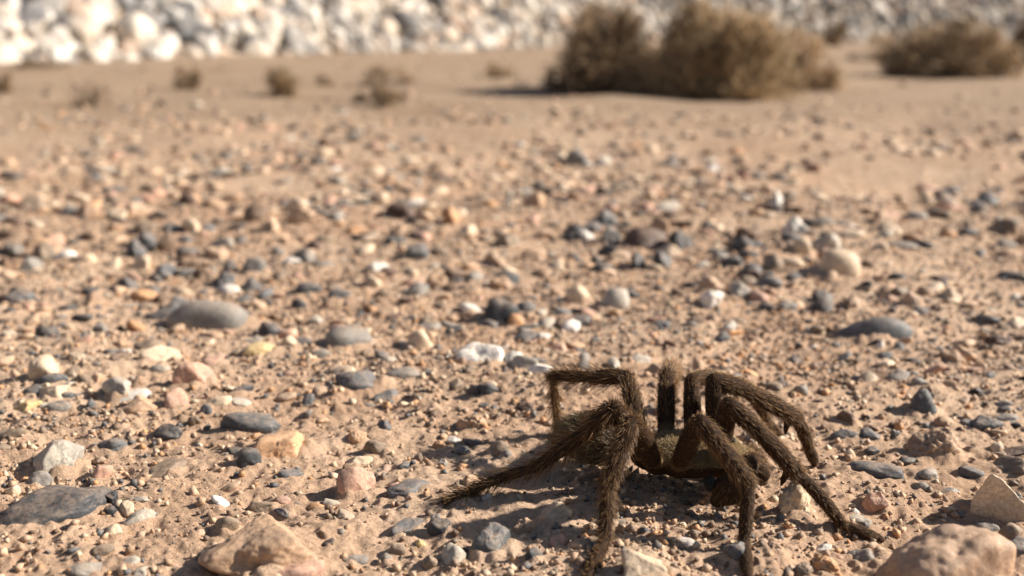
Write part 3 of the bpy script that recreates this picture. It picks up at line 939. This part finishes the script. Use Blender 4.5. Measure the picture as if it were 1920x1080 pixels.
# joints: coxa, knee (femur end), patella end, tibia end, metatarsus end, tarsus tip
LEGS = {
 'near_first': [P(1345, 876, .1925), P(1366, 757, .1895), P(1418, 803, .1872), P(1497, 888, .1838), P(1580, 984, .1790), foot_pt(1652, 1017)],
 'near_second': [P(1272, 880, .1915), P(1312, 790, .1815), P(1352, 838, .1780), P(1404, 908, .1740), P(1395, 1022, .1690), foot_pt(1402, 1088)],
 'near_third': [P(1228, 872, .1930), P(1182, 792, .1830), P(1166, 838, .1800), P(1140, 908, .1760), P(1134, 1030, .1690), foot_pt(1100, 1092)],
 'near_fourth': [P(1196, 852, .1965), P(1150, 763, .1920), P(1108, 803, .1920), P(1005, 877, .1925), P(893, 934, .1935), foot_pt(832, 946)],
 'far_fourth': [P(1205, 845, .2045), P(1174, 706, .2130), P(1112, 707, .2170), P(1036, 704, .2220), P(1046, 800, .2270), foot_pt(1066, 828)],
 'far_third': [P(1248, 842, .2055), P(1250, 703, .2140), P(1258, 694, .2210), P(1262, 699, .2320), P(1254, 752, .2400), foot_pt(1246, 775)],
 'far_second': [P(1300, 842, .2050), P(1296, 712, .2100), P(1334, 706, .2150), P(1398, 728, .2210), P(1440, 792, .2270), foot_pt(1462, 818)],
 'far_first': [P(1348, 852, .2025), P(1338, 713, .2050), P(1397, 730, .2060), P(1494, 783, .2080), P(1516, 838, .2105), foot_pt(1528, 874)],
}
for k, L in LEGS.items():      # keep the last joints above the dirt
    for j in (4, 5):
        zmin = float(ground_z(np.array([L[j][0]]), np.array([L[j][1]]))[0]) + (1.0 * MM if j == 4 else 0.5 * MM)
        L[j][2] = max(L[j][2], zmin)
PALPS = {
 'near_palp': [P(1372, 884, .1930), P(1410, 862, .1880), P(1392, 896, .1850), P(1345, 938, .1845)],
 'far_palp': [P(1376, 872, .2000), P(1412, 846, .2030), P(1424, 868, .2045), foot_pt(1430, 905, 0.001)],
}
C_FRONT, C_REAR = P(1395, 858, .1960), P(1194, 846, .2015)
AB_C = P(1118, 824, .2045)
tubes = []           # (points, radii)


def seg_tube(a, b, r0, rm, r1, sag=None, n=9):
    t = np.linspace(0, 1, n)
    pts = a[None] + (b - a)[None] * t[:, None]
    if sag is not None:
        pts = pts + np.asarray(sag)[None] * (np.sin(math.pi * t)[:, None])
    rad = np.where(t < .5, r0 + (rm - r0) * np.sin(t * math.pi), r1 + (rm - r1) * np.sin(t * math.pi))
    return pts, rad


SEGR = [(1.75, 2.05, 1.5), (1.5, 1.85, 1.45), (1.4, 1.75, 1.35), (1.05, 1.30, 1.0), (0.95, 1.15, 0.75)]
leg_tubes = {}
for k, L in LEGS.items():
    sc = 1.08 if k == 'far_first' else (0.92 if k.startswith('far') else 1.0)
    parts = []
    for j in range(5):
        r0, rm, r1 = [q * MM * sc * (0.84 if 'fourth' in k and j > 1 else 1.0) for q in SEGR[j]]
        sag = None
        if j == 0: sag = (0, 0, 0.0007)
        if j == 3: sag = (0, 0, 0.0004)
        parts.append(seg_tube(L[j], L[j + 1], r0, rm, r1, sag))
    leg_tubes[k] = parts
    tubes += parts
    # coxa block joining the leg to the carapace underside
    mid = C_REAR + (C_FRONT - C_REAR) * np.clip(np.dot(L[0] - C_REAR, C_FRONT - C_REAR) / np.dot(C_FRONT - C_REAR, C_FRONT - C_REAR), 0.15, 0.85)
    mid = mid + np.array([0, 0, -0.002])
    tubes.append(seg_tube(mid, L[0], 2.2 * MM, 2.3 * MM, 1.9 * MM))
palp_tubes = {}
for k, L in PALPS.items():
    rs_ = [(1.5, 1.6, 1.3), (1.3, 1.7, 1.5), (1.9, 3.0, 1.5)] if k == 'near_palp' else [(1.4, 1.5, 1.3), (1.3, 1.6, 1.4), (1.4, 1.7, 1.0)]
    parts = [seg_tube(L[j], L[j + 1], *[q * MM for q in rs_[j]]) for j in range(3)]
    palp_tubes[k] = parts
    tubes += parts
    tubes.append(seg_tube(C_FRONT + (C_REAR - C_FRONT) * .2 + np.array([0, 0, -.0025]), L[0], 1.8 * MM, 1.9 * MM, 1.5 * MM))
# mating spurs at the end of the front tibiae
for k in ('near_first', 'far_first'):
    e = LEGS[k][3]; d = e - LEGS[k][2]; d = d / np.linalg.norm(d)
    dn = np.array([0, 0, -1.0]) - d * (-d[2]); dn /= np.linalg.norm(dn)
    tubes.append(seg_tube(e - d * .0018 + dn * .0008, e - d * .0002 + dn * .0043, .75 * MM, .7 * MM, .25 * MM, None, 6))
# pedicel, spinnerets
axis = C_FRONT - C_REAR
axis_n = axis / np.linalg.norm(axis)
tubes.append(seg_tube(C_REAR + axis_n * .003, AB_C, 1.6 * MM, 1.6 * MM, 2 * MM))
ab_ax = (AB_C - C_REAR); ab_ax[2] = 0.0; ab_ax /= np.linalg.norm(ab_ax)
for q in (-1, 1):
    st = AB_C + ab_ax * .0068 + np.array([0, .0012 * q, -.0008])
    tubes.append(seg_tube(st, st + ab_ax * .0030 + np.array([0, .0008 * q, -.0006]), .6 * MM, .6 * MM, .3 * MM, None, 6))

VV, FF = [], []
nv = 0


def add_vf(v, f):
    global nv
    VV.append(v); FF.append(f + nv); nv += len(v)


def tube_mesh(pts, rad, sides=14):
    n = len(pts)
    tan = np.gradient(pts, axis=0); tan /= np.linalg.norm(tan, axis=1)[:, None]
    up = np.array([0, 1.0, 0]) if abs(tan[n // 2][1]) < 0.8 else np.array([1.0, 0, 0])
    s1 = np.cross(tan, up); s1 /= np.linalg.norm(s1, axis=1)[:, None]
    s2 = np.cross(tan, s1)
    # rounded ends
    P0 = [pts[0] - tan[0] * rad[0] * c for c in (0.92, 0.6)]; R0 = [rad[0] * .38, rad[0] * .8]
    P1 = [pts[-1] + tan[-1] * rad[-1] * c for c in (0.6, 0.92)]; R1 = [rad[-1] * .8, rad[-1] * .38]
    pts = np.concatenate([P0, pts, P1]); rad = np.concatenate([R0, rad, R1])
    s1 = np.concatenate([s1[:1], s1[:1], s1, s1[-1:], s1[-1:]]); s2 = np.concatenate([s2[:1], s2[:1], s2, s2[-1:], s2[-1:]])
    n = len(pts)
    a = np.linspace(0, 2 * math.pi, sides, endpoint=False)
    ring = (s1[:, None] * np.cos(a)[None, :, None] + s2[:, None] * np.sin(a)[None, :, None]) * rad[:, None, None] + pts[:, None]
    v = np.concatenate([ring.reshape(-1, 3), pts[:1], pts[-1:]])
    f = []
    for i in range(n - 1):
        for k in range(sides):
            k2 = (k + 1) % sides
            f += [[i * sides + k, i * sides + k2, (i + 1) * sides + k2], [i * sides + k, (i + 1) * sides + k2, (i + 1) * sides + k]]
    for k in range(sides):
        k2 = (k + 1) % sides
        f += [[n * sides, k2, k], [n * sides + 1, (n - 1) * sides + k, (n - 1) * sides + k2]]
    return v, np.array(f)


for pts, rad in tubes:
    add_vf(*tube_mesh(pts, rad))


def ellipsoid(c, ax_dir, half, zoff=0.0, shape=None):
    v, f = ico(4)
    xd = ax_dir / np.linalg.norm(ax_dir)
    yd = np.cross(np.array([0, 0, 1.0]), xd); yd /= np.linalg.norm(yd)
    zd = np.cross(xd, yd)
    p = v.copy()
    if shape: p = shape(p)
    w = c[None] + xd[None] * p[:, 0:1] * half[0] + yd[None] * p[:, 1:2] * half[1] + zd[None] * p[:, 2:3] * half[2]
    return w, f


def carap(p):
    q = p.copy()
    s = q[:, 0]
    q[:, 2] = np.where(q[:, 2] > 0, q[:, 2] * (0.82 + 0.22 * s), q[:, 2])
    q[:, 1] *= 1 - 0.22 * np.clip(s, 0, 1) ** 2
    # central pit and grooves
    q[:, 2] -= 0.16 * np.exp(-((s + 0.15) ** 2 + q[:, 1] ** 2) / 0.03) * (q[:, 2] > 0)
    return q


CEN = (C_FRONT + C_REAR) / 2 + np.array([0, 0, 0.0004])
HALF = np.array([np.linalg.norm(axis) / 2, 0.0086, 0.0042])
add_vf(*ellipsoid(CEN, axis, HALF, shape=carap))
ABH = np.array([0.0082, 0.0058, 0.0050])
add_vf(*ellipsoid(AB_C, ab_ax * -1, ABH))
# chelicerae
for q in (-1, 1):
    c = C_FRONT + axis_n * .0008 + np.array([0, .0021 * q, -.0012])
    add_vf(*ellipsoid(c, axis_n + np.array([0, 0, -.55]), np.array([.0042, .0022, .0026])))
raw = mesh_np("tarantula_raw", np.concatenate(VV), np.concatenate(FF))
tmp = link("tarantula_raw", raw)
md = tmp.modifiers.new("r", 'REMESH'); md.mode = 'VOXEL'; md.voxel_size = 0.00038
md2 = tmp.modifiers.new("s", 'SMOOTH'); md2.factor = 0.5; md2.iterations = 3
dg = bpy.context.evaluated_depsgraph_get()
body_me = bpy.data.meshes.new_from_object(tmp.evaluated_get(dg))
bpy.data.objects.remove(tmp)
body_me.name = "body"
nvb = len(body_me.vertices)
co = np.empty(nvb * 3, np.float32); body_me.vertices.foreach_get("co", co); co = co.reshape(-1, 3)
xd = axis_n; yd = np.cross([0, 0, 1.0], xd); yd /= np.linalg.norm(yd); zd = np.cross(xd, yd)
loc = (co - CEN) @ np.stack([xd, yd, zd], 1) / HALF
in_c = np.clip(1.35 - np.linalg.norm(loc, axis=1), 0, 0.3) / 0.3 * (loc[:, 2] > 0.05)
d_ab = np.linalg.norm((co - AB_C) / 0.0075, axis=1)
in_a = np.clip(1.2 - d_ab, 0, 0.3) / 0.3
leg_c = np.array([0.036, 0.020, 0.011]); car_c = np.array([0.20, 0.135, 0.062]); ab_c = np.array([0.060, 0.042, 0.026])
tint = leg_c[None] * np.ones((nvb, 1))
tint = tint * (1 - in_a[:, None]) + ab_c * in_a[:, None]
tint = tint * (1 - in_c[:, None]) + car_c * in_c[:, None]
at = body_me.attributes.new("tint", 'FLOAT_COLOR', 'POINT')
at.data.foreach_set("color", np.concatenate([tint, np.ones((nvb, 1))], 1).astype(np.float32).ravel())
body_me.polygons.foreach_set("use_smooth", np.ones(len(body_me.polygons), dtype=bool))
body_me.materials.clear()
g0 = CEN.copy(); g0[2] = float(ground_z(np.array([CEN[0]]), np.array([CEN[1]]))[0])
root = link("tarantula", None)
root.location = g0
tag(root, "hairy dark brown tarantula standing on the gravelly dirt with arched legs", "spider")
body_me.transform(__import__("mathutils").Matrix.Translation(-Vector(g0)))
body = link("body", body_me, M_SPIDER, root)


def hair_obj(name, root_p, dirs, length, rad, bend, cols):
    V, F, C = spikes(root_p - g0[None], dirs, length, rad, bend, cols)
    return link(name, mesh_np(name, V, F, True, C), M_HAIR, body)


HC = np.array([0.100, 0.050, 0.022]); HC2 = np.array([0.40, 0.235, 0.105])


def leg_hair(parts, dens, lens, seed, long_k=0.1, long_len=1.7):
    rs = np.random.default_rng(seed)
    P_, D_, L_, B_, Cc = [], [], [], [], []
    for (pts, rad), hl, dn in zip(parts, lens, dens):
        d = pts[-1] - pts[0]; ln = np.linalg.norm(d); d = d / ln
        up = np.array([0, 1.0, 0]) if abs(d[1]) < 0.8 else np.array([1.0, 0, 0])
        s1 = np.cross(d, up); s1 /= np.linalg.norm(s1); s2 = np.cross(d, s1)
        n = int(dn * ln / MM * 2 * math.pi * rad.mean() / MM)
        t = rs.random(n); a = rs.uniform(0, 6.2832, n)
        tt = np.linspace(0, 1, len(pts))
        c = np.stack([np.interp(t, tt, pts[:, k]) for k in range(3)], -1)
        r = np.interp(t, tt, rad)
        ra = s1[None] * np.cos(a)[:, None] + s2[None] * np.sin(a)[:, None]
        P_.append(c + ra * (r * 0.9)[:, None])
        lg = rs.random(n) < long_k
        lean = rs.uniform(0.35, 0.85, n); lean[lg] *= (1.7 if long_k > 0.12 else 1.25)
        lean = lean * (1.0 if long_k > 0.12 else 0.8)
        D_.append(d[None] * 0.8 + ra * lean[:, None] + rs.normal(0, 0.12, (n, 3)))
        l = hl * MM * rs.uniform(0.6, 1.2, n); l[lg] *= long_len
        L_.append(l)
        B_.append(d[None] * 0.35 - ra * 0.15 + rs.normal(0, 0.1, (n, 3)))
        m = rs.random(n)[:, None] ** 1.2
        Cc.append((HC * (1 - m) + HC2 * m) * rs.uniform(0.6, 1.15, (n, 1)))
    for (pts, rad) in parts[:-1]:              # tufts over the joints
        n = 160
        d = pts[-1] - pts[-2]; d = d / np.linalg.norm(d)
        ra = rs.normal(size=(n, 3)); ra /= np.linalg.norm(ra, axis=1)[:, None]
        P_.append(pts[-1] + ra * rad[-1] * 0.92); D_.append(ra * 0.8 + d * 0.4 + rs.normal(0, .15, (n, 3)))
        L_.append(0.75 * lens[1] * MM * rs.uniform(0.6, 1.1, n)); B_.append(np.array([[0, 0, -.3]]) + rs.normal(0, .1, (n, 3)))
        m = rs.random(n)[:, None] ** 1.4
        Cc.append((HC * (1 - m) + HC2 * m) * rs.uniform(0.6, 1.15, (n, 1)))
    n = sum(len(q) for q in L_)
    return np.concatenate(P_), np.concatenate(D_), np.concatenate(L_), (rs.uniform(.026, .050, n) + (0.014 if long_k > 0.3 else 0)) * MM, np.concatenate(B_), np.concatenate(Cc)


for i, (k, parts) in enumerate(leg_tubes.items()):
    if 'fourth' in k:
        lens, lk, ll = [1.4, 2.3, 2.7, 2.7, 1.9], 0.34, 1.75
    elif k == 'near_third' or k == 'far_third':
        lens, lk, ll = [1.4, 2.1, 2.2, 1.9, 1.1], 0.16, 1.6
    else:
        lens, lk, ll = [0.8, 1.35, 1.5, 0.8, 0.55], 0.10, 1.6
    hair_obj("leg_hair", *leg_hair(parts, [4, 4.2, 3.6, 3.8, 7] if "fourth" in k else [5, 6.5, 6.5, 7, 9], lens, 40 + i, lk, ll))
for i, (k, parts) in enumerate(palp_tubes.items()):
    hair_obj("palp_hair", *leg_hair(parts, [6, 6, 7], [1.2, 1.2, 1.0], 60 + i))

rs = np.random.default_rng(91)
n = 5200                                   # golden fuzz on the carapace, combed outwards
d = rs.normal(size=(n, 3)); d[:, 2] = np.abs(d[:, 2]) * 1.1; d /= np.linalg.norm(d, axis=1)[:, None]
q = carap(d)
Bm = np.stack([xd, yd, zd])
pc = CEN + (q * HALF * 0.99) @ Bm
nrm = (d / HALF); nrm /= np.linalg.norm(nrm, axis=1)[:, None]; nrm = nrm @ Bm
out = (np.stack([d[:, 0] * 0.6, d[:, 1], np.zeros(n)], -1)) @ Bm
m = rs.random(n)[:, None]
cc = (np.array([0.20, 0.13, 0.058]) * (1 - m) + np.array([0.44, 0.33, 0.17]) * m) * rs.uniform(.7, 1.1, (n, 1))
hair_obj("carapace_fuzz", pc, nrm * 0.45 + out + rs.normal(0, .25, (n, 3)), rs.uniform(.6, 1.3, n) * MM, rs.uniform(.03, .05, n) * MM, rs.normal(0, .2, (n, 3)) + out * .2, cc)
n = 3000                                   # long bristles on the abdomen, combed back
d = rs.normal(size=(n, 3)); d /= np.linalg.norm(d, axis=1)[:, None]
xa = -ab_ax; ya = np.cross([0, 0, 1.0], xa); ya /= np.linalg.norm(ya); za = np.cross(xa, ya)
Ba = np.stack([xa, ya, za])
pa = AB_C + (d * ABH * 0.98) @ Ba
nrm = (d / ABH); nrm /= np.linalg.norm(nrm, axis=1)[:, None]; nrm = nrm @ Ba
m = rs.random(n)[:, None] ** 1.5
cc = (np.array([0.10, 0.07, 0.04]) * (1 - m) + np.array([0.50, 0.39, 0.22]) * m) * rs.uniform(.7, 1.1, (n, 1))
ln = rs.uniform(1.4, 3.4, n) * MM
dirs = nrm * 0.5 + ab_ax[None] * 0.9 + rs.normal(0, .2, (n, 3))
low = pa[:, 2] < AB_C[2] - 0.002
ln[low] *= 0.45
hair_obj("abdomen_hair", pa, dirs, ln, rs.uniform(.04, .062, n) * MM, rs.normal(0, .15, (n, 3)) + np.array([0, 0, -.25]), cc)
# short fur on the jaws
for sgn in (-1, 1):
    n = 700
    d = rs.normal(size=(n, 3)); d /= np.linalg.norm(d, axis=1)[:, None]
    jc = C_FRONT + axis_n * .0008 + np.array([0, .0021 * sgn, -.0012])
    pj = jc + d * np.array([.0036, .0022, .0030])
    m = rs.random(n)[:, None] ** 1.5
    hair_obj("jaw_hair", pj, d * 0.7 + axis_n * 0.5 + np.array([0, 0, -.5]) + rs.normal(0, .2, (n, 3)), rs.uniform(.6, 1.3, n) * MM, rs.uniform(.026, .045, n) * MM, rs.normal(0, .15, (n, 3)), (HC * (1 - m) + HC2 * m) * rs.uniform(.6, 1.1, (n, 1)))
# eye mound
ev, ef = ico(3)
ec = CEN + xd * HALF[0] * 0.80 + zd * HALF[2] * 0.74
for sgn in (-1, 1):
    link("eye", mesh_np("eye", ev * 0.00042 + (ec + yd * 0.0005 * sgn - g0), ef), M_EYE, body)
# shiny dark bulb held at the tip of the near palp
bt = P(1330, 908, .1846)
bv, bf = stone_verts(3, 'p', 5)
Vb = bv * np.array([.0012, .0012, .0017]) + (bt - g0)
link("palp_bulb", mesh_np("palp_bulb", Vb, bf), M_EYE, body)
